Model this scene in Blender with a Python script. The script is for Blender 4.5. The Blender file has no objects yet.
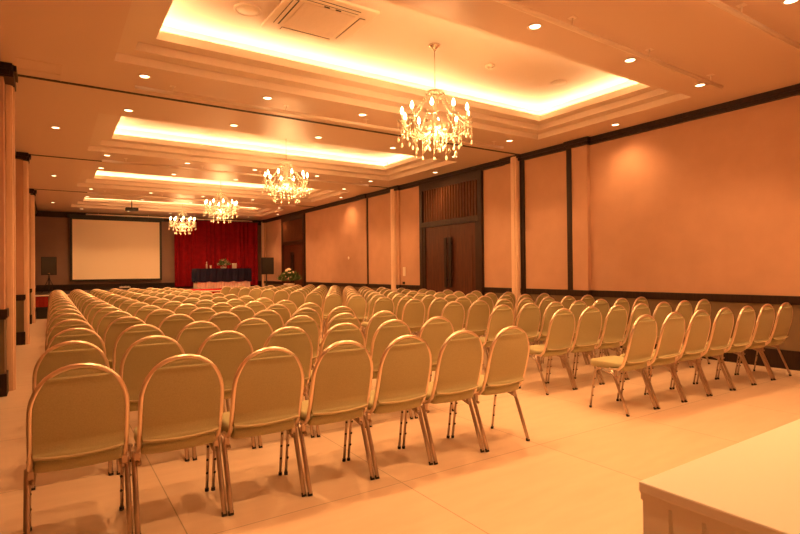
import bpy, bmesh, math, random
from math import sin, cos, pi, radians, atan2, sqrt
from mathutils import Vector, Matrix

random.seed(7)
S = bpy.context.scene
COL = S.collection

# ---------------------------------------------------------------- camera / exposure / light
F_PX = 529.15
YAW, PITCH, ROLL = radians(33.458), radians(0.4337), radians(-0.5876)
cam_d = bpy.data.cameras.new('camera')
cam_d.sensor_fit = 'HORIZONTAL'
cam_d.sensor_width = 36.0
cam_d.lens = F_PX * 36.0 / 800.0
cam_d.clip_start, cam_d.clip_end = 0.05, 100
cam = bpy.data.objects.new('camera', cam_d)
COL.objects.link(cam)
fw = Vector((sin(YAW) * cos(PITCH), cos(YAW) * cos(PITCH), sin(PITCH)))
rt0 = Vector((cos(YAW), -sin(YAW), 0))
up0 = rt0.cross(fw)
rt = rt0 * cos(ROLL) + up0 * sin(ROLL)
up = -rt0 * sin(ROLL) + up0 * cos(ROLL)
M3 = Matrix((rt, up, -fw)).transposed()
cam.matrix_world = Matrix.Translation((0, 0, 1.35)) @ M3.to_4x4()
S.camera = cam

S.view_settings.view_transform = 'Standard'
S.view_settings.look = 'None'
S.view_settings.gamma = 1.0
S.view_settings.use_curve_mapping = False
S.view_settings.exposure = 0.68
S.cycles.use_denoising = True
S.cycles.max_bounces = 8
S.cycles.diffuse_bounces = 5
S.cycles.sample_clamp_indirect = 6.0
S.cycles.caustics_reflective = False
S.cycles.caustics_refractive = False

w = bpy.data.worlds.new('world')
S.world = w
w.use_nodes = True
w.node_tree.nodes['Background'].inputs[0].default_value = (1.0, 0.5, 0.2, 1)
w.node_tree.nodes['Background'].inputs[1].default_value = 0.02

LAMP = (1.0, 0.50, 0.185)          # colour of every lamp in the hall
SPOT_W = 92.0                    # each recessed downlight
CHAND_W = 72.0                   # each chandelier
COVE_L = 23.5                     # radiance of the cove strips

ZC = 3.71                         # ceiling
XL, XR, YF, YB = -0.62, 8.10, -3.2, 23.6


# ---------------------------------------------------------------- materials
def mat(name, col, rough=0.6, metal=0.0, spec=0.5, noise=0.0, nscale=20.0, bump=0.0, emis=None, estr=0.0, trans=0.0, sheen=0.0, coat=0.0):
    m = bpy.data.materials.new(name)
    m.use_nodes = True
    nt = m.node_tree
    b = nt.nodes['Principled BSDF']
    b.inputs['Base Color'].default_value = (*col, 1)
    b.inputs['Roughness'].default_value = rough
    b.inputs['Metallic'].default_value = metal
    b.inputs['Specular IOR Level'].default_value = spec
    b.inputs['Transmission Weight'].default_value = trans
    b.inputs['Sheen Weight'].default_value = sheen
    b.inputs['Coat Weight'].default_value = coat
    if emis:
        b.inputs['Emission Color'].default_value = (*emis, 1)
        b.inputs['Emission Strength'].default_value = estr
    if noise or bump:
        tc = nt.nodes.new('ShaderNodeTexCoord')
        n = nt.nodes.new('ShaderNodeTexNoise')
        n.inputs['Scale'].default_value = nscale
        n.inputs['Detail'].default_value = 4
        nt.links.new(tc.outputs['Object'], n.inputs['Vector'])
        if noise:
            r = nt.nodes.new('ShaderNodeValToRGB')
            r.color_ramp.elements[0].position = 0.3
            r.color_ramp.elements[1].position = 0.7
            r.color_ramp.elements[0].color = (*[max(0, c * (1 - noise)) for c in col], 1)
            r.color_ramp.elements[1].color = (*[min(1, c * (1 + noise)) for c in col], 1)
            nt.links.new(n.outputs['Fac'], r.inputs['Fac'])
            nt.links.new(r.outputs['Color'], b.inputs['Base Color'])
        if bump:
            bp = nt.nodes.new('ShaderNodeBump')
            bp.inputs['Strength'].default_value = bump
            bp.inputs['Distance'].default_value = 0.005
            nt.links.new(n.outputs['Fac'], bp.inputs['Height'])
            nt.links.new(bp.outputs['Normal'], b.inputs['Normal'])
    return m


def wood_mat(name, c1, c2, rough=0.45, axis=2, scale=6.0):
    m = mat(name, c1, rough, spec=0.3)
    nt = m.node_tree
    b = nt.nodes['Principled BSDF']
    tc = nt.nodes.new('ShaderNodeTexCoord')
    mp = nt.nodes.new('ShaderNodeMapping')
    sc = [scale * 6, scale * 6, scale * 6]
    sc[axis] = scale * 0.4
    mp.inputs['Scale'].default_value = sc
    n = nt.nodes.new('ShaderNodeTexNoise')
    n.inputs['Scale'].default_value = 1.0
    n.inputs['Detail'].default_value = 5
    r = nt.nodes.new('ShaderNodeValToRGB')
    r.color_ramp.elements[0].position = 0.35
    r.color_ramp.elements[1].position = 0.68
    r.color_ramp.elements[0].color = (*c1, 1)
    r.color_ramp.elements[1].color = (*c2, 1)
    nt.links.new(tc.outputs['Object'], mp.inputs['Vector'])
    nt.links.new(mp.outputs['Vector'], n.inputs['Vector'])
    nt.links.new(n.outputs['Fac'], r.inputs['Fac'])
    nt.links.new(r.outputs['Color'], b.inputs['Base Color'])
    return m


def floor_mat():
    m = mat('floor_tile', (0.74, 0.60, 0.46), 0.32, spec=0.45)
    nt = m.node_tree
    b = nt.nodes['Principled BSDF']
    tc = nt.nodes.new('ShaderNodeTexCoord')
    mp = nt.nodes.new('ShaderNodeMapping')
    mp.inputs['Location'].default_value = (-0.585, -2.83, 0)
    br = nt.nodes.new('ShaderNodeTexBrick')
    br.offset = 0.0
    br.squash = 1.0
    br.inputs['Color1'].default_value = (0.77, 0.57, 0.42, 1)
    br.inputs['Color2'].default_value = (0.74, 0.54, 0.39, 1)
    br.inputs['Mortar'].default_value = (0.42, 0.29, 0.18, 1)
    br.inputs['Scale'].default_value = 1.0
    br.inputs['Mortar Size'].default_value = 0.0034
    br.inputs['Mortar Smooth'].default_value = 0.1
    br.inputs['Brick Width'].default_value = 1.28
    br.inputs['Row Height'].default_value = 1.28
    n = nt.nodes.new('ShaderNodeTexNoise')
    n.inputs['Scale'].default_value = 3.0
    n.inputs['Detail'].default_value = 6
    mp2 = nt.nodes.new('ShaderNodeMapping')
    mp2.inputs['Scale'].default_value = (0.8, 4.0, 1)
    mix = nt.nodes.new('ShaderNodeMix')
    mix.data_type = 'RGBA'
    mix.blend_type = 'MULTIPLY'
    mix.inputs['Factor'].default_value = 0.35
    r = nt.nodes.new('ShaderNodeValToRGB')
    r.color_ramp.elements[0].position = 0.3
    r.color_ramp.elements[1].position = 0.75
    r.color_ramp.elements[0].color = (0.78, 0.72, 0.66, 1)
    r.color_ramp.elements[1].color = (1, 1, 1, 1)
    nt.links.new(tc.outputs['Object'], mp.inputs['Vector'])
    nt.links.new(tc.outputs['Object'], mp2.inputs['Vector'])
    nt.links.new(mp.outputs['Vector'], br.inputs['Vector'])
    nt.links.new(mp2.outputs['Vector'], n.inputs['Vector'])
    nt.links.new(n.outputs['Fac'], r.inputs['Fac'])
    nt.links.new(br.outputs['Color'], mix.inputs['A'])
    nt.links.new(r.outputs['Color'], mix.inputs['B'])
    nt.links.new(mix.outputs['Result'], b.inputs['Base Color'])
    return m


M = dict(
    floor=floor_mat(),
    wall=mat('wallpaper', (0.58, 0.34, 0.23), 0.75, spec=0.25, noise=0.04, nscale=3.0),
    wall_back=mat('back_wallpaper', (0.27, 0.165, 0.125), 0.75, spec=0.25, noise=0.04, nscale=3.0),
    wainscot=mat('wainscot_paper', (0.20, 0.135, 0.075), 0.6, spec=0.3, noise=0.06, nscale=5.0),
    ceiling=mat('ceiling_paint', (0.76, 0.585, 0.48), 0.42, spec=0.35),
    tray=mat('tray_paint', (0.80, 0.66, 0.56), 0.6, spec=0.3),
    dark=wood_mat('dark_wood', (0.020, 0.009, 0.006), (0.042, 0.019, 0.011), 0.45),
    door=wood_mat('door_wood', (0.075, 0.022, 0.009), (0.120, 0.036, 0.014), 0.42),
    frame=wood_mat('door_frame_wood', (0.030, 0.012, 0.006), (0.050, 0.021, 0.010), 0.42),
    slat=wood_mat('slat_wood', (0.14, 0.050, 0.022), (0.20, 0.072, 0.032), 0.45),
    post=mat('jamb_paint', (0.80, 0.56, 0.40), 0.4, noise=0.03, nscale=4.0),
    track=mat('track_metal', (0.05, 0.03, 0.02), 0.5),
    rail=mat('rail_paint', (0.92, 0.78, 0.68), 0.35),
    fabric=mat('chair_fabric', (0.43, 0.375, 0.20), 0.85, spec=0.2, noise=0.07, nscale=160.0, bump=0.08, sheen=0.15),
    lip_highlight=mat('painted_lip_highlight', (0.62, 0.52, 0.30), 0.7),  # paler than the fabric to paint the light caught on the lip
    metal=mat('chair_metal', (0.84, 0.67, 0.51), 0.31, metal=1.0),
    leg=mat('leg_metal', (0.50, 0.38, 0.29), 0.32, metal=1.0),
    rubber=mat('black_rubber', (0.015, 0.012, 0.010), 0.6),
    white_cloth=mat('white_cloth', (0.90, 0.88, 0.80), 0.85, spec=0.2, bump=0.05, nscale=90.0),
    screen=mat('screen_fabric', (0.95, 0.80, 0.62), 0.9, spec=0.1),
    black=mat('black_plastic', (0.018, 0.015, 0.013), 0.5),
    grille=mat('speaker_grille', (0.045, 0.04, 0.032), 0.7, noise=0.3, nscale=220.0),
    curtain=mat('red_velvet', (0.24, 0.006, 0.010), 0.9, spec=0.1, noise=0.15, nscale=6.0),
    carpet=mat('red_carpet', (0.55, 0.015, 0.02), 0.95, spec=0.1, noise=0.1, nscale=60.0),
    skirt_red=mat('red_skirt', (0.34, 0.03, 0.018), 0.9, spec=0.1),
    navy=mat('navy_satin', (0.008, 0.014, 0.055), 0.55, spec=0.3),
    leaf=mat('leaf_green', (0.09, 0.15, 0.04), 0.6, noise=0.35, nscale=25.0),
    blossom=mat('blossom_pale', (0.80, 0.60, 0.45), 0.7),
    pink=mat('blossom_pink', (0.75, 0.35, 0.28), 0.7),
    ceramic=mat('white_ceramic', (0.78, 0.70, 0.6), 0.35),
    plastic=mat('cream_plastic', (0.82, 0.70, 0.58), 0.45),
    chrome=mat('warm_chrome', (0.85, 0.72, 0.6), 0.15, metal=1.0),
    crystal=mat('crystal_glass', (1.0, 0.93, 0.74), 0.15, spec=0.8, trans=0.2),
    candle=mat('candle_sleeve', (0.90, 0.84, 0.70), 0.4),
    bulb=mat('bulb_glow', (1, 0.9, 0.7), 0.3, emis=(1.0, 0.66, 0.30), estr=26.0),
    lens=mat('downlight_glow', (1, 0.9, 0.7), 0.3, emis=(1.0, 0.66, 0.34), estr=5.0),
    cove=mat('cove_glow', (1, 0.9, 0.7), 0.3, emis=(1.0, 0.70, 0.35), estr=COVE_L),
    glassware=mat('bottle_glass', (0.75, 0.6, 0.45), 0.1, spec=0.6, trans=0.3),
    paper=mat('paper_card', (0.85, 0.80, 0.72), 0.8),
)


# ---------------------------------------------------------------- mesh helpers
class MB:
    def __init__(s):
        s.v, s.f, s.sm = [], [], []

    def add(s, vs, fs, smooth=False, mx=None):
        o = len(s.v)
        for p in vs:
            p = Vector(p)
            s.v.append(mx @ p if mx else p)
        for f in fs:
            s.f.append([i + o for i in f])
            s.sm.append(smooth)
        return s

    def box(s, x0, x1, y0, y1, z0, z1, mx=None, bev=0.0):
        if bev > 0:
            bm = bmesh.new()
            bmesh.ops.create_cube(bm, size=1)
            for v in bm.verts:
                v.co = Vector((x0 + (v.co.x + .5) * (x1 - x0), y0 + (v.co.y + .5) * (y1 - y0), z0 + (v.co.z + .5) * (z1 - z0)))
            bmesh.ops.bevel(bm, geom=bm.edges[:], offset=bev, segments=2, affect='EDGES', profile=0.5)
            bm.verts.index_update()
            vs = [v.co.copy() for v in bm.verts]
            fs = [[v.index for v in f.verts] for f in bm.faces]
            bm.free()
            return s.add(vs, fs, False, mx)
        vs = [(x, y, z) for z in (z0, z1) for y in (y0, y1) for x in (x0, x1)]
        fs = [(0, 2, 3, 1), (4, 5, 7, 6), (0, 1, 5, 4), (2, 6, 7, 3), (0, 4, 6, 2), (1, 3, 7, 5)]
        return s.add(vs, fs, False, mx)

    def tube(s, pts, r, n=8, closed=False, mx=None, ry=None):
        pts = [Vector(p) for p in pts]
        N = len(pts)
        rs = r if isinstance(r, (list, tuple)) else [r] * N
        tans = []
        for i in range(N):
            a = pts[(i - 1) % N] if (closed or i > 0) else pts[i]
            b = pts[(i + 1) % N] if (closed or i < N - 1) else pts[i]
            t = (b - a)
            tans.append(t.normalized() if t.length > 1e-9 else Vector((0, 0, 1)))
        t0 = tans[0]
        ref = Vector((0, 0, 1)) if abs(t0.z) < 0.9 else Vector((1, 0, 0))
        nn = (ref - t0 * ref.dot(t0)).normalized()
        vs, fs = [], []
        for i in range(N):
            t = tans[i]
            nn = (nn - t * nn.dot(t)).normalized()
            bb = t.cross(nn)
            for k in range(n):
                a = 2 * pi * k / n
                vs.append(pts[i] + nn * cos(a) * rs[i] + bb * sin(a) * (rs[i] if ry is None else ry))
        rng = N if closed else N - 1
        for i in range(rng):
            j = (i + 1) % N
            for k in range(n):
                k2 = (k + 1) % n
                fs.append((i * n + k, i * n + k2, j * n + k2, j * n + k))
        if not closed:
            fs.append(tuple(range(n - 1, -1, -1)))
            fs.append(tuple((N - 1) * n + k for k in range(n)))
        return s.add(vs, fs, True, mx)

    def lathe(s, prof, n=16, c=(0, 0, 0), mx=None):
        vs, fs = [], []
        for (r, z) in prof:
            for k in range(n):
                a = 2 * pi * k / n
                vs.append((c[0] + r * cos(a), c[1] + r * sin(a), c[2] + z))
        P = len(prof)
        for i in range(P - 1):
            for k in range(n):
                k2 = (k + 1) % n
                fs.append((i * n + k, i * n + k2, (i + 1) * n + k2, (i + 1) * n + k))
        fs.append(tuple(range(n - 1, -1, -1)))
        fs.append(tuple((P - 1) * n + k for k in range(n)))
        return s.add(vs, fs, True, mx)

    def ball(s, c, r, n=8, m=5, sz=1.0):
        prof = [(max(1e-4, r * sin(pi * i / m)), -r * sz * cos(pi * i / m)) for i in range(m + 1)]
        return s.lathe(prof, n, c)

    def build(s, name, m, parent=None, loc=None):
        me = bpy.data.meshes.new(name)
        me.from_pydata([tuple(v) for v in s.v], [], s.f)
        me.polygons.foreach_set('use_smooth', s.sm)
        if m:
            me.materials.append(M[m] if isinstance(m, str) else m)
        me.validate()
        me.update()
        o = bpy.data.objects.new(name, me)
        COL.objects.link(o)
        if parent:
            o.parent = parent
        if loc:
            o.location = loc
        return o


def tag(o, label=None, cat=None, group=None, kind=None):
    if label: o['label'] = label
    if cat: o['category'] = cat
    if group: o['group'] = group
    if kind: o['kind'] = kind
    return o


def thing(name, label, cat, loc=(0, 0, 0), rz=0.0, group=None):
    o = bpy.data.objects.new(name, None)
    o.empty_display_size = 0.1
    COL.objects.link(o)
    o.location = loc
    o.rotation_euler = (0, 0, rz)
    return tag(o, label, cat, group)


def struct(o, label, cat):
    return tag(o, label, cat, kind='structure')


def copy_tree(o, parent=None, depth=9):
    c = o.copy()
    COL.objects.link(c)
    if parent: c.parent = parent
    if depth > 0:
        for ch in list(o.children):
            copy_tree(ch, c, depth - 1)
    return c


# ---------------------------------------------------------------- room shell
b = MB().box(XL - .2, XR + .2, YF - .2, YB + .2, -0.1, 0.0)
struct(b.build('floor', 'floor'), 'pale polished stone tile floor of the hall', 'floor')

TRAYS = [(0.60, 7.39, -1.2, 1.3), (0.60, 7.39, 3.85, 6.60), (0.60, 7.39, 8.88, 11.66), (0.60, 7.39, 13.84, 16.58), (0.60, 7.39, 18.95, 21.75)]  # first tray and its cove light are added out of view, for near-end light
Z1, Z2, Z3, ZT = ZC + .095, ZC + .19, ZC + .29, ZC + .46
ST = 0.185


def rect(x0, x1, y0, y1, z):
    return [(x0, y0, z), (x1, y0, z), (x1, y1, z), (x0, y1, z)]


def ring(mb, ra, rb):
    vs = ra + rb
    fs = [(i, (i + 1) % 4, 4 + (i + 1) % 4, 4 + i) for i in range(4)]
    mb.add(vs, fs)


cl = MB()
ys = YF
for (x0, x1, y0, y1) in TRAYS:
    cl.add(rect(XL - .2, XR + .2, ys, y0, ZC), [(0, 1, 2, 3)])
    cl.add(rect(XL - .2, x0, y0, y1, ZC), [(0, 1, 2, 3)])
    cl.add(rect(x1, XR + .2, y0, y1, ZC), [(0, 1, 2, 3)])
    ys = y1
cl.add(rect(XL - .2, XR + .2, ys, YB + .2, ZC), [(0, 1, 2, 3)])
ceil = struct(cl.build('ceiling', 'ceiling'), 'flat painted ceiling between the lit recessed trays', 'ceiling')
for (x0, x1, y0, y1) in TRAYS:
    t = MB()
    def R(d, z): return rect(x0 + d, x1 - d, y0 + d, y1 - d, z)
    seq = [R(0, ZC), R(0, Z1), R(ST, Z1), R(ST, Z2), R(2 * ST, Z2), R(2 * ST, Z3), R(2 * ST - .03, Z3), R(2 * ST - .03, Z3 - .05), R(2 * ST - .24, Z3 - .05), R(2 * ST - .24, ZT)]
    for a, c in zip(seq[:-1], seq[1:]):
        ring(t, a, c)
    t.add(seq[-1], [(0, 1, 2, 3)])
    t.build('ceiling_tray', 'tray', ceil)
    s = MB()
    dd = 2 * ST - .19
    X0, X1, Y0, Y1 = x0 + dd, x1 - dd, y0 + dd, y1 - dd
    zs = Z3 - .045
    wd = .035
    s.box(X0, X1, Y0, Y0 + wd, zs, zs + .02).box(X0, X1, Y1 - wd, Y1, zs, zs + .02)
    s.box(X0, X0 + wd, Y0 + wd, Y1 - wd, zs, zs + .02).box(X1 - wd, X1, Y0 + wd, Y1 - wd, zs, zs + .02)
    s.build('cove_light', 'cove', ceil)

ZR0, ZR1 = 0.875, 0.968    # chair rail
ZB = 0.25                  # baseboard

# right wall: wall above the rail, darker wainscot below, all one structure with children
SEG_R = [(YF, 6.06, XR + .03), (6.06, 6.42, XR - .05), (6.42, 7.72, XR), (7.72, 8.12, XR - .04), (8.12, 12.22, XR), (12.22, 12.62, XR - .05), (12.62, 14.05, XR), (14.05, 14.45, XR - .04), (14.45, 23.2, XR), (23.2, YB, XR - .05)]
SEG_L = [(YF, 7.36, XL), (7.36, 8.05, -.43), (8.05, 12.55, XL), (12.55, 13.05, -.43), (13.05, 17.7, XL), (17.7, 18.3, -.45), (18.3, YB, -.47)]
for side, segs, sg in (('right', SEG_R, 1), ('left', SEG_L, -1)):
    wm, wn, rl, bb, cr = MB(), MB(), MB(), MB(), MB()
    for (a, c, x) in segs:
        xo = (XR + .3) if sg > 0 else (XL - .3)
        def bx(mb, z0, z1, out=0.0, ya=a, yc=c):
            xi = x - sg * out
            mb.box(min(xi, xo), max(xi, xo), ya, yc, z0, z1)
        bx(wm, ZR1 - .02, ZC + .02)
        bx(wn, 0.0, ZR1 - .03)
        bx(rl, ZR0, ZR1, .028, a - .028, c + .028)
        bx(rl, ZR0 - .02, ZR0, .014, a - .014, c + .014)
        bx(bb, 0.0, ZB, .02, a - .02, c + .02)
        bx(cr, ZC - .125, ZC - .001, .06, a - .06, c + .06)
        bx(cr, ZC - .07, ZC - .001, .085, a - .085, c + .085)
    wl = struct(wm.build('wall_' + side, 'wall'), 'long orange papered %s side wall' % side, 'wall')
    wn.build('wainscot', 'wainscot', wl)
    struct(rl.build('trim_1' if side == 'right' else 'trim_2', 'dark'), 'dark wooden chair rail along the %s wall' % side, 'trim')
    struct(bb.build('baseboard_' + side, 'dark'), 'tall dark wooden baseboard along the %s wall' % side, 'baseboard')
    struct(cr.build('trim_3' if side == 'right' else 'trim_4', 'dark'), 'dark wooden cornice along the %s wall' % side, 'trim')

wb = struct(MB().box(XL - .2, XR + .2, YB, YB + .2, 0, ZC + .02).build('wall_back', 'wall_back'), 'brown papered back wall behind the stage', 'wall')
MB().box(XL + .16, XR, YB - .006, YB + .002, 0, ZR0 + .01).build('wainscot', 'dark', wb)
struct(MB().box(XL - .2, XR + .2, YF - .2, YF, 0, ZC + .02).build('wall_front', 'wall'), 'papered wall at the near end of the hall', 'wall')
struct(MB().box(XL + .16, XR, YB - .03, YB, ZR0, ZR1).box(XL + .16, XR, YB - .02, YB, ZR0 - .03, ZR0).build('trim_5', 'dark'), 'dark chair rail along the back wall', 'trim')
struct(MB().box(XL + .16, XR, YB - .07, YB, ZC - .22, ZC - .001).build('trim_6', 'dark'), 'dark cornice across the back wall', 'trim')

# dark vertical strips and pale jamb posts of the folding partitions
n_trim = 7
def trim(mb, m, label):
    global n_trim
    o = struct(mb.build('trim_%d' % n_trim, m), label, 'trim')
    n_trim += 1
    return o

trim(MB().box(XR - .065, XR + .05, 6.395, 6.50, 0, ZC - .09), 'dark', 'dark vertical strip beside the bright right wall pilaster')
trim(MB().box(XR - .045, XR + .05, 7.60, 7.70, 0, ZC - .1), 'dark', 'dark vertical strip beside the nearest pale jamb post')
trim(MB().box(XR - .02, XR + .05, 13.99, 14.09, 0, ZC - .09), 'dark', 'dark vertical strip on the far part of the right wall')
trim(MB().box(XR - .035, XR + .05, 12.60, 12.67, 0, ZC - .09), 'dark', 'thin dark strip beside the second pale jamb post')


def jamb(x0, x1, y0, y1, label, sg):
    mb = MB()
    mb.box(x0, x1, y0, y1, 0, ZC - .03, bev=.008)
    mb.box(x0 + .02, x1 - .02, y0 - .018, y1 + .018, 0, ZC - .03)
    xe = x0 if sg > 0 else x1
    mb.box(xe - .014, xe + .014, y0 + .05, y1 - .05, 0, ZC - .03)
    trim(mb, 'post', label)

jamb(XR - .13, XR - .03, 7.71, 7.87, 'nearest pale jamb post on the right wall', 1)
jamb(XR - .12, XR - .03, 12.36, 12.54, 'second pale jamb post on the right wall', 1)
jamb(XR - .12, XR - .04, 23.30, 23.45, 'pale jamb post in the far right corner', 1)
jamb(-.445, -.36, 7.66, 7.86, 'nearest pale jamb post on the left wall', -1)
jamb(-.445, -.36, 12.60, 12.82, 'second pale jamb post on the left wall', -1)
jamb(-.46, -.37, 17.9, 18.12, 'farthest pale jamb post on the left wall', -1)
for y0, lab in ((7.32, 'dark block capping the nearest left jamb post'), (12.55, 'dark block capping the second left jamb post'), (17.85, 'dark block capping the farthest left jamb post')):
    ln = .46 if y0 < 7.5 else .3
    trim(MB().box(-.46, -.335, y0, y0 + ln, ZC - .14, ZC - .002).box(-.46, -.31, y0 + .02, y0 + ln - .04, ZC - .07, ZC - .002), 'dark', lab)
for y0, lab in ((7.64, 'nearest dark partition track across the ceiling'), (12.60, 'second dark partition track across the ceiling'), (17.62, 'farthest dark partition track across the ceiling')):
    trim(MB().box(-.40, XR - .06, y0, y0 + .045, ZC - .012, ZC + .01), 'track', lab)
trim(MB().box(-.31, .12, 7.05, 7.06, ZC - .006, ZC + .004).box(.112, .122, 7.06, 7.72, ZC - .006, ZC + .004).box(-.31, .12, 7.40, 7.404, ZC - .004, ZC + .004), 'ceiling', 'flush access panel outline in the left ceiling')


# doors on the right wall
def door(name, y0, y1, label, slats=20):
    xw = XR
    fr = MB()
    zt, zh = ZC - .13, 2.46
    ft = .13
    fr.box(xw - .07, xw + .02, y0, y0 + ft, 0, zt).box(xw - .07, xw + .02, y1 - ft, y1, 0, zt)
    fr.box(xw - .07, xw + .02, y0 + ft, y1 - ft, zt - .17, zt)
    fr.box(xw - .085, xw + .02, y0 + ft - .03, y1 - ft + .03, zh, zh + .13)
    fr.box(xw - .055, xw + .02, y0 + ft, y0 + ft + .10, 0, zh)
    fr.box(xw - .055, xw + .02, y1 - ft - .10, y1 - ft, 0, zh)
    d = struct(fr.build(name, 'frame'), label, 'door')
    ta, tb = y0 + ft, y1 - ft
    MB().box(xw - .012, xw + .01, ta, tb, zh + .13, zt - .17).build('transom_panel', 'dark', d)
    sl = MB()
    n = slats
    for i in range(n):
        yc = ta + .03 + (tb - ta - .06) * (i + .5) / n
        sl.box(xw - .06, xw - .012, yc - .017, yc + .017, zh + .13, zt - .17)
    sl.build('transom_slats', 'slat', d)
    la, lb = y0 + ft + .10, y1 - ft - .10
    mid = (la + lb) / 2
    for (a, c, s) in ((la, mid - .004, 1), (mid + .004, lb, -1)):
        lf = MB().box(xw - .03, xw + .015, a, c, .005, zh - .005)
        lf.box(xw - .036, xw - .028, a + .12, c - .12, .3, zh - .3)
        lo = lf.build('door_leaf', 'door', d)
        yh = (c - .085) if s > 0 else (a + .085)
        h = MB().box(xw - .10, xw - .07, yh - .048, yh + .048, 0.95, 2.15, bev=.008)
        h.box(xw - .075, xw - .03, yh - .02, yh + .02, 1.1, 1.14).box(xw - .075, xw - .03, yh - .02, yh + .02, 1.98, 2.02)
        h.build('door_handle', 'dark', lo)
    return d

door('door_1', 8.84, 11.22, 'dark double door with slatted transom nearest on the right wall')
door('door_2', 18.75, 21.1, 'dark double door far down the right wall beside the stage')

# ---------------------------------------------------------------- chairs
PITCH_X = 0.469


def build_chair(full=True):
    root = thing('banquet_chair', 'olive banquet chair with copper frame', 'chair')
    prof = [(.100, .412), (.062, .440), (.030, .52), (-.005, .63), (-.03, .74), (-.043, .83), (-.048, .925)]   # y,z of back line

    def yz(z):
        for (ya, za), (yb, zb) in zip(prof[:-1], prof[1:]):
            if z <= zb:
                k = (z - za) / (zb - za)
                return ya + (yb - ya) * k
        return prof[-1][0]

    def half(z, a=.215, zs=.685, zt=.925):
        if z <= zs:
            return a
        u = min(1, (z - zs) / (zt - zs))
        return a * max(0, 1 - u ** 2.15) ** (1 / 2.15)
    # back frame tube : right foot of arch, over, left foot
    R = .0132
    a = .215 - R
    pts = []
    pts += [(a, .20, .402), (a, .14, .404)]
    zz = [.412, .45, .52, .60, .68]
    for z in zz:
        pts.append((half(z, a, .685, .925 - R), yz(z), z))
    N = 18
    for i in range(1, N):
        t = pi * i / N
        c, s_ = cos(t), sin(t)
        x = a * (abs(c) ** (2 / 2.15)) * (1 if c >= 0 else -1)
        z = .685 + (.925 - R - .685) * (abs(s_) ** (2 / 2.15))
        pts.append((x, yz(z), z))
    for z in reversed(zz):
        pts.append((-half(z, a, .685, .925 - R), yz(z), z))
    pts += [(-a, .14, .404), (-a, .20, .402)]
    MB().tube(pts, R, 10 if full else 6).build('back_frame', 'metal', root)
    # cushion inside the frame
    rows = 14
    z0, z1 = .475, .907
    vs, fs = [], []
    cs = 9
    layers = []
    for i in range(rows + 1):
        z = z0 + (z1 - z0) * (i / rows) ** .9
        hw = max(.004, half(z, .215 - 1.6 * R, .68, .915))
        fr, bk = [], []
        for k in range(cs):
            u = -1 + 2 * k / (cs - 1)
            edge = (1 - abs(u) ** 3) * min(1, i / 2.2, (rows - i) / 2.2 + .15)
            fr.append((hw * u, yz(z) + .012 + .034 * edge, z))
            bk.append((hw * u, yz(z) - .009, z))
        layers.append(fr + bk[::-1])
    n = 2 * cs
    for L in layers:
        vs += L
    for i in range(rows):
        for k in range(n):
            k2 = (k + 1) % n
            fs.append((i * n + k, (i + 1) * n + k, (i + 1) * n + k2, i * n + k2))
    fs.append(tuple(range(n)))
    fs.append(tuple(rows * n + k for k in range(n - 1, -1, -1)))
    MB().add(vs, fs, True).build('backrest', 'fabric', root)
    # rear upholstered shell with straight top edge and a rolled lower lip
    vs, fs = [], []
    zr = [.470, .473, .481, .490, .496, .503, .56, .62, .68, .73, .78, .82, .845, .858, .864, .867]
    of = [.004, .027, .033, .031, .024, .013, .013, .011, .011, .011, .011, .011, .013, .020, .019, .002]
    cs2 = 11
    for z, o in zip(zr, of):
        hw = half(z, .215 - 1.75 * R, .68, .918)
        for k in range(cs2):
            u = -1 + 2 * k / (cs2 - 1)
            sag = -.014 * (1 - u * u) if z < .49 else 0
            bow = .006 * (1 - u * u)
            vs.append((hw * u, yz(z) - o - bow, z + sag))
    for i in range(len(zr) - 1):
        for k in range(cs2 - 1):
            fs.append((i * cs2 + k, i * cs2 + k + 1, (i + 1) * cs2 + k + 1, (i + 1) * cs2 + k))
    MB().add(vs, fs, True).build('back_panel', 'fabric', root)
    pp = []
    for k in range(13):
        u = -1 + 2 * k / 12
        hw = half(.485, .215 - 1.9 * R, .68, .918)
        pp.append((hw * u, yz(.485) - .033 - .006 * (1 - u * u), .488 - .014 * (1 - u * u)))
    MB().tube(pp, .0055, 6).build('lip_highlight', 'lip_highlight', root)  # added strip, its pale colour imitates the lit edge of the lower lip
    # seat cushion: rounded slab
    vs, fs = [], []
    def outline(inset):
        P = []
        xw, ya, yb = .190 - inset, .048 + inset, .455 - inset
        for (cx, cy, a0, r) in ((xw - .07, yb - .07, 0, .07), (-xw + .07, yb - .07, 90, .07), (-xw + .03, ya + .03, 180, .03), (xw - .03, ya + .03, 270, .03)):
            for k in range(5):
                t = radians(a0 + 90 * k / 4)
                P.append((cx + r * cos(t), cy + r * sin(t)))
            if a0 == 180:
                for k in range(1, 6):
                    u = -1 + 2 * k / 6
                    P.append(((xw - .03) * u, ya - .016 * (1 - u * u)))
        return P
    LV = [(.008, .400), (0, .405), (0, .450), (.004, .459), (.012, .464), (.06, .474)]
    n = 25
    for ins, z in LV:
        vs += [(x, y, z) for (x, y) in outline(ins)]
    for i in range(len(LV) - 1):
        for k in range(n):
            k2 = (k + 1) % n
            fs.append((i * n + k, i * n + k2, (i + 1) * n + k2, (i + 1) * n + k))
    fs.append(tuple(range(n - 1, -1, -1)))
    fs.append(tuple((len(LV) - 1) * n + k for k in range(n)))
    MB().add(vs, fs, True).build('seat', 'fabric', root)
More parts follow.
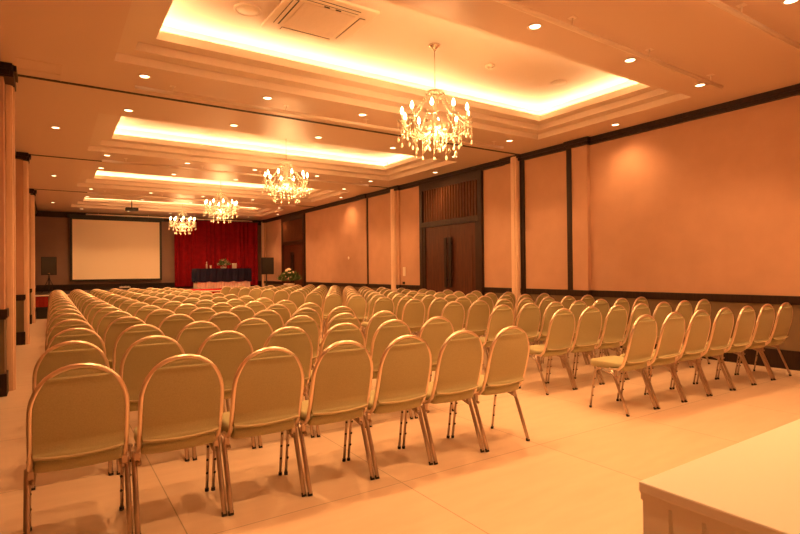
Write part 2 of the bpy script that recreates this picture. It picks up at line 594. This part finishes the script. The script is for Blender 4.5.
    # legs, rails
    for sx in (1, -1):
        X = .2165 * sx
        Xf = .2165 * sx
        fl = [(Xf, .405, .012), (X, .375, .20), (X, .353, .335), (X, .34, .375), (X, .315, .393), (X, .28, .397)]
        rl_ = [(X, .0, .012), (X, .06, .16), (X, .118, .30), (X, .145, .365), (X, .165, .396)]
        lg = MB().tube(fl, .0095, 8 if full else 5).build('leg', 'leg', root)
        lr = MB().tube(rl_, .0140, 8 if full else 5, ry=.0130).build('leg', 'leg', root)
        rail = MB().tube([(X - .022 * sx, .115, .338), (X - .028 * sx, .20, .362), (X - .03 * sx, .31, .392)], .011, 6).build('seat_rail', 'leg', root)
        if full:
            MB().tube([(Xf, .406, 0), (Xf, .404, .02)], .0125, 8).build('foot_tip', 'rubber', lg)
            MB().tube([(X, -.002, 0), (X, .006, .022)], .0155, 8, ry=.0145).build('foot_tip', 'rubber', lr)
            for z in (.12, .205, .29):
                bp = MB()
                y = .405 - .03 * (z - .012) / .188 if z < .2 else .375 - .022 * (z - .2) / .135
                bp.ball((X - .004 * sx, y - .008, z), .0085, 6, 4)
                bp.build('stacking_bumper', 'rubber', lg)
            MB().box(min(X, X - .026 * sx) - .002, max(X, X - .026 * sx) + .002, .122, .152, .352, .408, bev=.005).build('leg_bracket', 'leg', root)
    return root


full_proto = build_chair(True)
lite_proto = build_chair(False)
ORD = ['nearest', 'second', 'third', 'fourth', 'fifth', 'sixth', 'seventh', 'eighth', 'ninth', 'tenth', 'eleventh', 'twelfth', 'thirteenth', 'fourteenth', 'fifteenth', 'farthest']
NTH = ['first', 'second', 'third', 'fourth', 'fifth', 'sixth', 'seventh']
ROWS = [0, 1.03, 1.99, 2.98, 3.95, 4.88, 5.86, 6.84, 7.82, 8.80, 9.78, 10.76, 11.74, 12.72, 13.70, 14.68]
used_f = used_l = False
for block, xs, nr in (('left', .112, 16), ('right', 4.610, 16)):
    for r in range(nr):
        for c in range(7):
            if r < 2:
                o = copy_tree(full_proto) if used_f else full_proto
                used_f = True
            else:
                o = copy_tree(lite_proto) if used_l else lite_proto
                used_l = True
            if block == 'left':
                x = (.118 + .4670 * c) if r == 0 else (.118 + .481 * c) if r == 1 else (.168 + .474 * c)
            else:
                x = 4.612 + PITCH_X * c + (.055 if r else 0)
            x += random.uniform(-.0012, .0012)
            y = 3.02 + ROWS[r] - .027 * x + random.uniform(-.004, .004)
            if block == 'right':
                y = 3.02 + ROWS[r] * .965 - .027 * x + random.uniform(-.004, .004)
            o.location = (x, y, 0)
            o.rotation_euler = (0, 0, radians(-.2 + random.uniform(-.3, .3)))
            if block == 'left':
                seat = ['beside the left wall aisle', 'second from left wall aisle', 'third from left wall aisle', 'in the middle of the row', 'third from centre aisle', 'second from centre aisle', 'beside the centre aisle'][c]
            else:
                seat = ['beside the centre aisle', 'second from centre aisle', 'third from centre aisle', 'in the middle of the row', 'third from right wall', 'second from right wall', 'beside the right wall'][c]
            tag(o, 'olive banquet chair, %s block, %s row, %s' % (block, ORD[r], seat), 'chair', 'banquet chairs in the %s block' % block)

# ---------------------------------------------------------------- foreground table, bottom right
tx0, tx1, ty0, ty1, tz = 1.378, 3.25, -.10, .880, .752
ft = thing('skirted_table', 'white clothed table with pleated skirt in the near right corner', 'table', ((tx0 + tx1) / 2, (ty0 + ty1) / 2, 0))
hx, hy = (tx1 - tx0) / 2, (ty1 - ty0) / 2
MB().box(-hx, hx, -hy, hy, tz - .03, tz, bev=.004).build('table_top', 'white_cloth', ft)


def pleats(hx, hy, z0, z1, pitch, depth, taper=.0):
    # pleated cloth band around a rectangle, hanging from z1 to z0
    path = []
    per = [((-hx, -hy), (hx, -hy)), ((hx, -hy), (hx, hy)), ((hx, hy), (-hx, hy)), ((-hx, hy), (-hx, -hy))]
    for (p, q) in per:
        L = sqrt((q[0] - p[0]) ** 2 + (q[1] - p[1]) ** 2)
        d = ((q[0] - p[0]) / L, (q[1] - p[1]) / L)
        nrm = (d[1], -d[0])
        n = max(2, int(L / pitch))
        for i in range(n):
            for (fr, o) in ((0.0, 0), (.84, .0), (.90, depth), (.96, depth)):
                s = L * (i + fr) / n
                path.append((p[0] + d[0] * s, p[1] + d[1] * s, nrm[0] * o, nrm[1] * o))
    mb = MB()
    n = len(path)
    vs, fs = [], []
    for z, k in ((z1, .25), ((z0 + z1) / 2, 1.0), (z0, 1.3)):
        for (x, y, ox, oy) in path:
            vs.append((x - ox * k, y - oy * k, z))
    for i in range(2):
        for k in range(n):
            k2 = (k + 1) % n
            fs.append((i * n + k, (i + 1) * n + k, (i + 1) * n + k2, i * n + k2))
    return mb.add(vs, fs)

MB().box(-hx + .004, hx - .004, -hy + .004, hy - .004, tz - .05, tz - .03).build('skirt_band', 'white_cloth', ft)
pleats(hx - .008, hy - .008, .01, tz - .05, .085, .032).build('skirt', 'white_cloth', ft)

# ---------------------------------------------------------------- stage end
SX0, SX1, SY0, SZ = -.42, 6.95, 19.5, .74
stg = thing('stage_platform', 'low stage with red carpet top and red skirted front before the back wall', 'stage', ((SX0 + SX1) / 2, (SY0 + YB) / 2, 0))
hx, hy = (SX1 - SX0) / 2, (YB - .04 - SY0) / 2
MB().box(-hx, hx, -hy, hy, SZ - .06, SZ - .004).build('deck', 'dark', stg)
MB().box(.62, hx, -hy, -hy + 1.7, SZ - .004, SZ).build('carpet_top', 'carpet', stg)
MB().box(-hx - .01, hx + .01, -hy - .012, -hy - .001, SZ - .05, SZ - .012).build('edge_strip', 'rail', stg)
pleats(hx - .01, hy - .01, .36, SZ - .06, .12, .02).build('skirt', 'skirt_red', stg)
MB().box(-hx + .05, hx - .05, -hy + .05, hy - .03, 0, .37).build('platform_base', 'black', stg)

# projection screen
sc_ = thing('projection_screen', 'large blank white projection screen with black border on the back wall', 'screen', (2.215, YB - .12, 1.08))
MB().box(-1.52, 1.52, -.004, .004, .07, 2.36).build('screen_fabric', 'screen', sc_)
bd = MB().box(-1.60, 1.60, -.012, .012, 0, .07).box(-1.60, -1.52, -.012, .012, .07, 2.36).box(1.52, 1.60, -.012, .012, .07, 2.36).box(-1.60, 1.60, -.012, .012, 2.36, 2.42)
bd.build('border', 'black', sc_)
MB().box(-1.68, 1.68, -.05, .045, 2.42, 2.53, bev=.012).build('casing', 'black', sc_)

# curtain with rail
cu = thing('stage_curtain', 'tall gathered dark red curtain behind the head table', 'curtain', (6.03, YB - .25, .8))
vs, fs = [], []
NX, NZ = 260, 8
for j in range(NZ + 1):
    z = 2.78 * j / NZ
    for i in range(NX + 1):
        u = i / NX
        x = -1.75 + 3.5 * u
        a = .045 + .02 * sin(u * 17)
        y = a * sin(u * 2 * pi * 17 + 1.2 * sin(u * 31)) + .012 * sin(u * 2 * pi * 61 + z)
        y *= (1.0 - .25 * j / NZ)
        vs.append((x, y, z))
for j in range(NZ):
    for i in range(NX):
        q = j * (NX + 1) + i
        fs.append((q, q + 1, q + NX + 2, q + NX + 1))
MB().add(vs, fs, True).build('drape', 'curtain', cu)
MB().tube([(-1.8, 0, 2.80), (1.8, 0, 2.80)], .02, 8).build('curtain_rod', 'track', cu)
for x in (-1.7, -.57, .57, 1.7):
    MB().box(x - .012, x + .012, -.01, .255, 2.79, 2.815).build('rod_bracket', 'track', cu)

# head table on stage
ht = thing('head_table', 'long head table with white pleated skirt on the stage', 'table', (5.71, 21.5, SZ))
MB().box(-1.03, 1.03, -.36, .36, .69, .72).build('table_top', 'white_cloth', ht)
pleats(1.02, .35, .008, .69, .10, .035).build('skirt', 'white_cloth', ht)
# swagged navy cloth
tc = MB()
vs, fs = [], []
hx, hy = 1.06, .385
path = []
for (p, q) in (((-hx, -hy), (hx, -hy)), ((hx, -hy), (hx, hy)), ((hx, hy), (-hx, hy)), ((-hx, hy), (-hx, -hy))):
    L = sqrt((q[0] - p[0]) ** 2 + (q[1] - p[1]) ** 2)
    d = ((q[0] - p[0]) / L, (q[1] - p[1]) / L)
    n = int(L / .025)
    for i in range(n):
        path.append((p[0] + d[0] * L * i / n, p[1] + d[1] * L * i / n, d[1], -d[0]))
n = len(path)
for j, (z, k) in enumerate(((.742, 0), (.735, .2), (.60, .9), (.42, 1.4), (.27, 1.0))):
    for i, (x, y, nx, ny) in enumerate(path):
        o = .02 * k * (sin(i * .55) * .6 + sin(i * 1.3 + j) * .4)
        zz_ = z - (.035 * abs(sin(i * .17)) if j == 4 else 0)
        vs.append((x + nx * o, y + ny * o, zz_))
for j in range(4):
    for i in range(n):
        i2 = (i + 1) % n
        fs.append((j * n + i, (j + 1) * n + i, (j + 1) * n + i2, j * n + i2))
tc.add(vs, fs, True)
tc.box(-hx + .01, hx - .01, -hy + .01, hy - .01, .722, .742)
o = tc.build('tablecloth', 'navy', None, (5.71, 21.5, SZ))
tag(o, 'swagged navy blue cloth draped over the head table on stage', 'tablecloth')
ht.scale = o.scale = (1, 1, .782 / .742)
TZ = SZ + .782


def foliage(n, rx, ry, rz, zc, ls, seed):
    rnd = random.Random(seed)
    mb = MB()
    for i in range(n):
        th = rnd.uniform(0, 2 * pi)
        ph = rnd.uniform(-.3, 1.0)
        rr = rnd.uniform(.35, 1)
        ph = max(ph, .12)
        c = Vector((rx * rr * cos(th) * cos(ph * pi / 2), ry * rr * sin(th) * cos(ph * pi / 2), zc + rz * rr * sin(ph * pi / 2)))
        dirv = (c - Vector((0, 0, zc - rz * .4))).normalized()
        side = dirv.cross(Vector((0, 0, 1)))
        side = side.normalized() if side.length > .01 else Vector((1, 0, 0))
        side = (Matrix.Rotation(rnd.uniform(-1, 1), 3, dirv) @ side)
        nrm = dirv.cross(side)
        L = ls * rnd.uniform(.7, 1.4)
        mb.add([c, c + dirv * L * .5 + side * L * .2 + nrm * L * .06, c + dirv * L - nrm * L * .08, c + dirv * L * .5 - side * L * .2 + nrm * L * .06], [(0, 1, 2, 3)], True)
    return mb


def blooms(n, rx, ry, rz, zc, r, seed):
    rnd = random.Random(seed)
    mb = MB()
    for i in range(n):
        th = rnd.uniform(0, 2 * pi)
        ph = rnd.uniform(.1, 1.0)
        c = (rx * cos(th) * cos(ph * pi / 2), ry * sin(th) * cos(ph * pi / 2), zc + rz * sin(ph * pi / 2))
        for k in range(5):
            a = 2 * pi * k / 5 + th
            mb.ball((c[0] + r * .6 * cos(a), c[1] + r * .6 * sin(a), c[2]), r * .55, 6, 4, .7)
        mb.ball((c[0], c[1], c[2] + r * .2), r * .5, 6, 4)
    return mb

fa = thing('flower_arrangement', 'low green flower arrangement on the middle of the navy head table', 'flowers', (5.72, 21.3, TZ))
MB().lathe([(.07, 0), (.10, .01), (.12, .06), (.11, .07), (.02, .065)], 14).build('bowl', 'ceramic', fa)
foliage(230, .24, .17, .20, .10, .10, 3).build('foliage', 'leaf', fa)
blooms(9, .26, .16, .20, .07, .04, 4).build('blossom', 'blossom', fa)
blooms(5, .20, .14, .27, .06, .04, 5).build('blossom', 'pink', fa)
bt = thing('water_bottle', 'tall bottle standing at the left end of the head table', 'bottle', (5.10, 21.42, TZ))
MB().lathe([(.030, 0), (.034, .01), (.034, .15), (.015, .19), (.013, .235)], 14).build('bottle_body', 'glassware', bt)
MB().lathe([(.016, .235), (.016, .262), (.01, .264)], 12).build('bottle_cap', 'paper', bt)
o = MB().lathe([(.03, 0), (.036, .005), (.040, .13), (.037, .13), (.032, .012), (.001, .01)], 14).build('drinking_glass', 'glassware', None, (5.24, 21.38, TZ))
tag(o, 'short drinking glass beside the bottle on the head table', 'glass')
nb = thing('card_box', 'small white box standing right of the flowers on the head table', 'box', (6.16, 21.38, TZ))
MB().box(-.075, .075, -.05, .05, 0, .20, bev=.006).build('box_body', 'paper', nb)
MB().box(-.078, .078, -.053, .053, .17, .205, bev=.006).build('box_lid', 'paper', nb)


# speakers on tripods
def speaker(x, y, zb, h, wdt, floor_z, lab_s, lab_t, rz):
    st = thing('speaker_stand', lab_t, 'stand', (x, y, floor_z), rz)
    MB().tube([(0, 0, .12), (0, 0, zb - floor_z)], .018, 10).build('pole', 'black', st)
    MB().tube([(0, 0, .42), (0, 0, .50)], .03, 10).build('collar', 'black', st)
    for k in range(3):
        a = 2 * pi * k / 3 + .5
        lg = MB().tube([(.02 * cos(a), .02 * sin(a), .46), (.24 * cos(a), .24 * sin(a), .012)], .011, 6).build('leg', 'black', st)
        MB().ball((.24 * cos(a), .24 * sin(a), .014), .014, 6, 4).build('rubber_foot', 'rubber', lg)
    sp = thing('loudspeaker', lab_s, 'speaker', (x, y, zb), rz)
    b_ = MB()
    vs = []
    for z in (0, h):
        vs += [(-wdt / 2, -.16, z), (wdt / 2, -.16, z), (wdt * .32, .18, z), (-wdt * .32, .18, z)]
    b_.add(vs, [(3, 2, 1, 0), (4, 5, 6, 7), (0, 1, 5, 4), (1, 2, 6, 5), (2, 3, 7, 6), (3, 0, 4, 7)])
    b_.build('cabinet', 'black', sp)
    MB().box(-wdt / 2 + .025, wdt / 2 - .025, -.178, -.16, .03, h - .03, bev=.006).build('grille', 'grille', sp)
    MB().box(-.03, .03, -.182, -.176, .045, .07).build('badge', 'chrome', sp)

speaker(-.04, 21.45, 1.335, .61, .44, SZ, 'black loudspeaker on a stand left of the projection screen', 'black tripod stand under the left loudspeaker on the stage', 0)
speaker(7.56, 21.6, 1.27, .70, .52, 0.0, 'black loudspeaker on a stand right of the red curtain', 'black tripod stand under the right loudspeaker beyond the curtain', 0)

# tall planter with flowers in front of far door
pl = thing('planter', 'tall pale planter of flowers standing before the far right door', 'plant', (7.25, 18.3, 0))
MB().lathe([(.15, 0), (.16, .02), (.13, .5), (.19, .90), (.205, .93), (.19, .94), (.02, .90)], 18).build('vase', 'ceramic', pl)
foliage(260, .34, .34, .30, 1.0, .17, 8).build('foliage', 'leaf', pl)
blooms(18, .22, .22, .48, .98, .06, 9).build('blossom', 'blossom', pl)
blooms(6, .26, .26, .30, .98, .05, 10).build('blossom', 'pink', pl)

# projector on a ceiling drop pole
pj = thing('projector', 'dark projector hanging from the ceiling before the screen', 'projector', (2.33, 20.1, 3.50))
# the pole hangs from the tray ceiling
MB().tube([(0, 0, .09), (0, 0, ZT - 3.50)], .016, 8).build('drop_pole', 'black', pj)
MB().box(-.19, .19, -.15, .15, 0, .10, bev=.012).build('projector_body', 'black', pj)
MB().tube([(-.09, .145, .05), (-.09, .19, .05)], .035, 12).build('projector_lens', 'grille', pj)
MB().lathe([(.07, ZT - 3.5 - .012), (.07, ZT - 3.5)], 12).build('ceiling_plate', 'black', pj)

# wall fittings
sw = thing('wall_switch', 'pale upright switch plate beside the nearest dark door', 'switch', (XR, 12.04, 1.21))
MB().box(-.012, 0, -.06, .06, 0, .25, bev=.003).build('plate', 'plastic', sw)
MB().box(-.018, -.011, -.025, .025, .09, .16).build('rocker', 'plastic', sw)
so = thing('wall_jack', 'small dark jack box under the switch plate', 'socket', (XR, 12.06, .985))
MB().box(-.03, 0, -.04, .04, 0, .07, bev=.004).build('box_cover', 'black', so)
wd_ = thing('wall_sensor', 'tiny pale round sensor on the far right wall', 'sensor', (XR, 15.27, 1.79))
MB().add(*(lambda q: (q.v, q.f))(MB().lathe([(.045, 0), (.045, .015), (.03, .022)], 14)), True, Matrix.Rotation(-pi / 2, 4, 'Y')).build('dome', 'plastic', wd_)
ws = thing('wall_outlet', 'long pale outlet strip on the dark wainscot under the screen', 'socket', (2.47, YB - .006, .795))
MB().box(-.2, .2, -.014, 0, 0, .085, bev=.004).build('plate', 'plastic', ws)
for k in (-.12, 0, .12):
    MB().box(k - .03, k + .03, -.017, -.013, .02, .065).build('socket', 'rail', ws)

# ---------------------------------------------------------------- ceiling fittings
# four-way air conditioner cassette in the nearest tray
ac = thing('ceiling_air_conditioner', 'square four way air conditioner set in the nearest lit tray', 'air conditioner', (2.50, 5.36, ZT))
ac.scale = (.88, .88, 1)
MB().box(-.56, .56, -.56, .56, -.035, 0, bev=.01).build('panel', 'plastic', ac)
for k in range(4):
    mx = Matrix.Rotation(k * pi / 2, 4, 'Z')
    sl = MB().box(-.34, .34, -.475, -.40, -.040, -.034, mx)
    so_ = sl.build('air_slot', 'black', ac)
    wv = .425 if k in (0, 3) else .402
    MB().box(-.335, .335, -.47, -wv, -.046, -.0395, mx).build('louvre', 'plastic', so_)
gr = MB().box(-.34, .34, -.34, .34, -.042, -.034)
for k in range(17):
    x = -.32 + .04 * k
    gr.box(x - .006, x + .006, -.32, .32, -.0435, -.041)
gr.build('intake_grille', 'tray', ac)
for x in (-.10, .05):
    MB().box(x, x + .07, -.375, -.36, -.043, -.035).build('latch', 'black', ac)

for (x, y, nm, lab, r) in ((1.78, 5.6, 'ceiling_speaker', 'round flush ceiling speaker left of the air conditioner', .15), (6.42, 5.3, 'ceiling_speaker', 'round flush ceiling speaker in the right end of the nearest tray', .13)):
    t = thing(nm, lab, 'speaker', (x, y, ZT), 0, 'round speakers in the nearest tray')
    MB().lathe([(r, 0), (r, -.012), (r * .82, -.014), (r * .8, -.006)], 24).build('rim', 'tray', t)
    MB().lathe([(r * .8, -.002), (r * .8, -.009), (.01, -.014)], 24).build('mesh_cover', 'plastic', t)
sd = thing('smoke_detector', 'small pale smoke detector in the nearest tray right of the chandelier', 'detector', (5.06, 5.36, ZT))
MB().lathe([(.065, 0), (.065, -.02), (.05, -.035)], 18).build('base', 'plastic', sd)
MB().lathe([(.035, -.034), (.03, -.055), (.01, -.06)], 14).build('sensing_head', 'plastic', sd)

# thin hanging rails under the ceiling
def hang_rail(y, z, x0, x1, stubs, lab, rz=0.0):
    t = thing('hanging_rail', lab, 'rail', ((x0 + x1) / 2, y, ZC), rz)
    cx = (x0 + x1) / 2
    MB().tube([(x0 - cx, 0, z - ZC), (x1 - cx, 0, z - ZC)], .024, 10).build('tube', 'rail', t)
    for s in stubs:
        h = MB().tube([(s - cx, 0, z - ZC), (s - cx, 0, 0)], .007, 6).build('hanger', 'rail', t)
        MB().box(s - cx - .035, s - cx + .035, -.035, .035, -.004, 0).build('mounting_plate', 'rail', h)

hang_rail(2.25, 3.61, .9, 7.02, (1.2, 2.6, 3.9, 5.2, 6.6), 'thin pale rail under the ceiling nearest the camera')
hang_rail(3.22, 3.61, .9, 7.02, (1.2, 2.6, 4.1, 5.4, 6.75), 'thin pale rail hanging before the nearest lit tray', .02)
hang_rail(7.12, 3.62, .87, 7.02, (1.3, 2.8, 4.1, 5.5, 6.8), 'thin pale rail hanging behind the nearest lit tray')
hang_rail(12.1, 3.62, .87, 7.02, (1.3, 2.8, 4.1, 5.5, 6.8), 'thin pale rail hanging behind the second lit tray')
hang_rail(17.1, 3.62, .87, 7.02, (1.3, 2.8, 4.1, 5.5, 6.8), 'thin pale rail hanging behind the third lit tray')
hang_rail(22.6, 3.56, 1.1, 7.3, (1.5, 3.2, 4.9, 6.6), 'pale rail hanging above the screen and curtain')


# downlights
def make_downlight():
    t = thing('downlight', 'x', 'ceiling light')
    MB().lathe([(.062, -.001), (.072, -.008), (.058, -.010), (.052, -.003)], 20).build('trim_ring', 'plastic', t)
    MB().lathe([(.052, -.002), (.052, -.0045), (.001, -.005)], 18).build('lens', 'lens', t)
    ld = bpy.data.lights.new('downlight_lamp', 'SPOT')
    ld.energy = SPOT_W
    ld.color = LAMP
    ld.spot_size = radians(105)
    ld.spot_blend = .9
    ld.shadow_soft_size = .05
    lo = bpy.data.objects.new('lamp', ld)
    COL.objects.link(lo)
    lo.parent = t
    lo.location = (0, 0, -.03)
    return t

dl = make_downlight()
side_lamp = [c_ for c_ in dl.children if c_.type == 'LIGHT'][0].data.copy()
side_lamp.energy = SPOT_W * .5
side_lamp.spot_size = radians(128)
side_lamp.spot_blend = 1.0
first = True
XS = [.95, 2.46, 3.93, 5.48, 7.0]
DR = [(1.97, 'in the row nearest the camera'), (3.53, 'in the row just before the nearest tray'), (6.93, 'in the row just behind the nearest tray'), (8.5, 'in the row just before the second tray'),
      (11.95, 'in the row just behind the second tray'), (13.45, 'in the row just before the third tray'), (16.9, 'in the row just behind the third tray'), (18.6, 'in the row just before the farthest tray'), (22.2, 'in the row just behind the farthest tray')]
PL = ['leftmost', 'second from left', 'third from left', 'second from right', 'rightmost']
for (y, rl_) in DR:
    for x, p in zip(XS, PL):
        o = dl if first else copy_tree(dl)
        first = False
        o.location = (x, y, ZC)
        tag(o, 'round recessed downlight, %s, %s' % (p, rl_), 'ceiling light', 'recessed ceiling downlights')
for (y, n_) in ((5.25, 'nearest'), (10.1, 'second'), (15.05, 'third'), (20.65, 'farthest')):
    for (x, sd_) in ((.08, 'left'), (7.72, 'right')):
        o = copy_tree(dl)
        for c_ in o.children:
            if c_.type == 'LIGHT': c_.data = side_lamp
        o.location = (x, y, ZC)
        tag(o, 'round recessed downlight near the %s wall beside the %s tray' % (sd_, n_), 'ceiling light', 'recessed ceiling downlights')


# ---------------------------------------------------------------- chandeliers
def make_chandelier():
    # origin at the ceiling plate, hangs downwards
    t = thing('chandelier', 'x', 'chandelier')
    Z0 = -1.035          # level of the arm ring
    MB().lathe([(.075, 0), (.072, -.02), (.03, -.045), (.012, -.075)], 20).build('canopy', 'chrome', t)
    MB().tube([(0, 0, -.07), (0, 0, -.62)], .006, 6).build('suspension_chain', 'chrome', t)
    col = [(.006, -.55), (.02, -.58), (.03, -.62), (.05, -.64), (.03, -.67), (.018, -.72), (.028, -.78), (.045, -.82), (.028, -.87), (.022, -.92), (.05, -.96), (.085, -1.0), (.09, -1.03), (.05, -1.07), (.03, -1.10), (.045, -1.13), (.025, -1.17), (.005, -1.20)]
    MB().lathe(col, 16).build('stem', 'crystal', t)
    # top crown
    MB().lathe([(.03, -.60), (.11, -.585), (.125, -.605), (.05, -.625), (.03, -.62)], 20).build('crown', 'crystal', t)
    MB().lathe([(.06, -1.02), (.15, -.985), (.17, -.995), (.10, -1.05), (.05, -1.07)], 20).build('centre_bowl', 'crystal', t)
    dr = MB()
    for k in range(12):
        a = 2 * pi * k / 12
        x, y = .115 * cos(a), .115 * sin(a)
        dr.tube([(x, y, -.605), (x, y, -.66)], .002, 4)
        dr.lathe([(.001, -.66), (.010, -.69), (.001, -.715)], 5, (x, y, 0))
    dr.build('crystal_drops', 'crystal', t)
    NA = 10
    RA = .42
    for k in range(NA):
        a = 2 * pi * k / NA + .2
        ca, sa = cos(a), sin(a)
        P = [(.06, Z0 - .03), (.13, Z0 - .085), (.22, Z0 - .115), (.31, Z0 - .09), (.38, Z0 - .03), (RA, Z0 + .03), (RA, Z0 + .06)]
        arm = MB().tube([(r * ca, r * sa, z) for r, z in P], .0105, 6)
        arm.lathe([(.012, .055), (.055, .068), (.062, .078), (.03, .072), (.012, .085)], 12, (RA * ca, RA * sa, Z0))
        arm.ball((.22 * ca, .22 * sa, Z0 - .115), .018, 6, 4)
        ao = arm.build('arm', 'crystal', t)
        MB().lathe([(.013, .08), (.013, .155)], 8, (RA * ca, RA * sa, Z0)).build('candle', 'candle', ao)
        MB().lathe([(.010, .155), (.019, .175), (.021, .19), (.014, .218), (.004, .245)], 10, (RA * ca, RA * sa, Z0)).build('bulb', 'bulb', ao)
        for (da, L, rr) in ((-.13, .10, RA), (.13, .10, RA), (0, .20, RA + .05), (-.08, .24, .33), (.16, .20, .26), (.3, .12, .36)):
            x, y = rr * cos(a + da), rr * sin(a + da)
            zt = Z0 + .068 if rr > .3 else Z0 - .10
            d = MB().tube([(x, y, zt), (x, y, zt - L)], .0028, 4)
            for q in range(4):
                d.ball((x, y, zt - L * (q + 1) / 5), .006, 5, 3)
            d.lathe([(.001, 0), (.016, -.03), (.019, -.045), (.010, -.062), (.001, -.074)], 6, (x, y, zt - L))
            d.build('pendant_drop', 'crystal', ao)
        bc = MB()
        for q in range(15):
            u = q / 14
            r = .11 + (RA - .13) * u
            z = -.61 + (Z0 + .05 + .61) * u - .05 * sin(pi * u)
            bc.ball((r * ca, r * sa, z), .0115, 5, 3)
        bc.tube([((.11 + (RA - .13) * q / 14) * ca, (.11 + (RA - .13) * q / 14) * sa, -.61 + (Z0 + .66) * q / 14 - .05 * sin(pi * q / 14)) for q in range(15)], .003, 4)
        bc.build('bead_chain', 'crystal', t)
    for k in range(8):
        a = 2 * pi * k / 8
        x, y = .12 * cos(a), .12 * sin(a)
        d = MB().tube([(x, y, -1.03), (x, y, -1.25)], .0028, 4)
        for q in range(4):
            d.ball((x, y, -1.05 - .05 * q), .006, 5, 3)
        d.lathe([(.001, 0), (.014, -.03), (.016, -.045), (.008, -.06), (.001, -.07)], 6, (x, y, -1.25))
        d.build('pendant_drop', 'crystal', t)
    ld = bpy.data.lights.new('chandelier_lamp', 'POINT')
    ld.energy = CHAND_W
    ld.color = LAMP
    ld.shadow_soft_size = .22
    lo = bpy.data.objects.new('lamp', ld)
    COL.objects.link(lo)
    lo.parent = t
    lo.location = (0, 0, Z0 - .06)
    return t

ch = make_chandelier()
for i, (y, lab) in enumerate(((.05, 'added crystal chandelier lighting the unseen near end of the hall'), (5.25, 'nearest and largest crystal chandelier with glowing candle bulbs'), (10.25, 'second crystal chandelier hanging from the second lit tray'), (15.2, 'third crystal chandelier hanging before the curtain'), (20.4, 'farthest and smallest crystal chandelier near the screen edge'))):  # first is added out of view to light near table and chair backs
    o = ch if i == 0 else copy_tree(ch)
    o.location = (4.02, y, ZT)
    tag(o, lab, 'chandelier', 'crystal chandeliers')
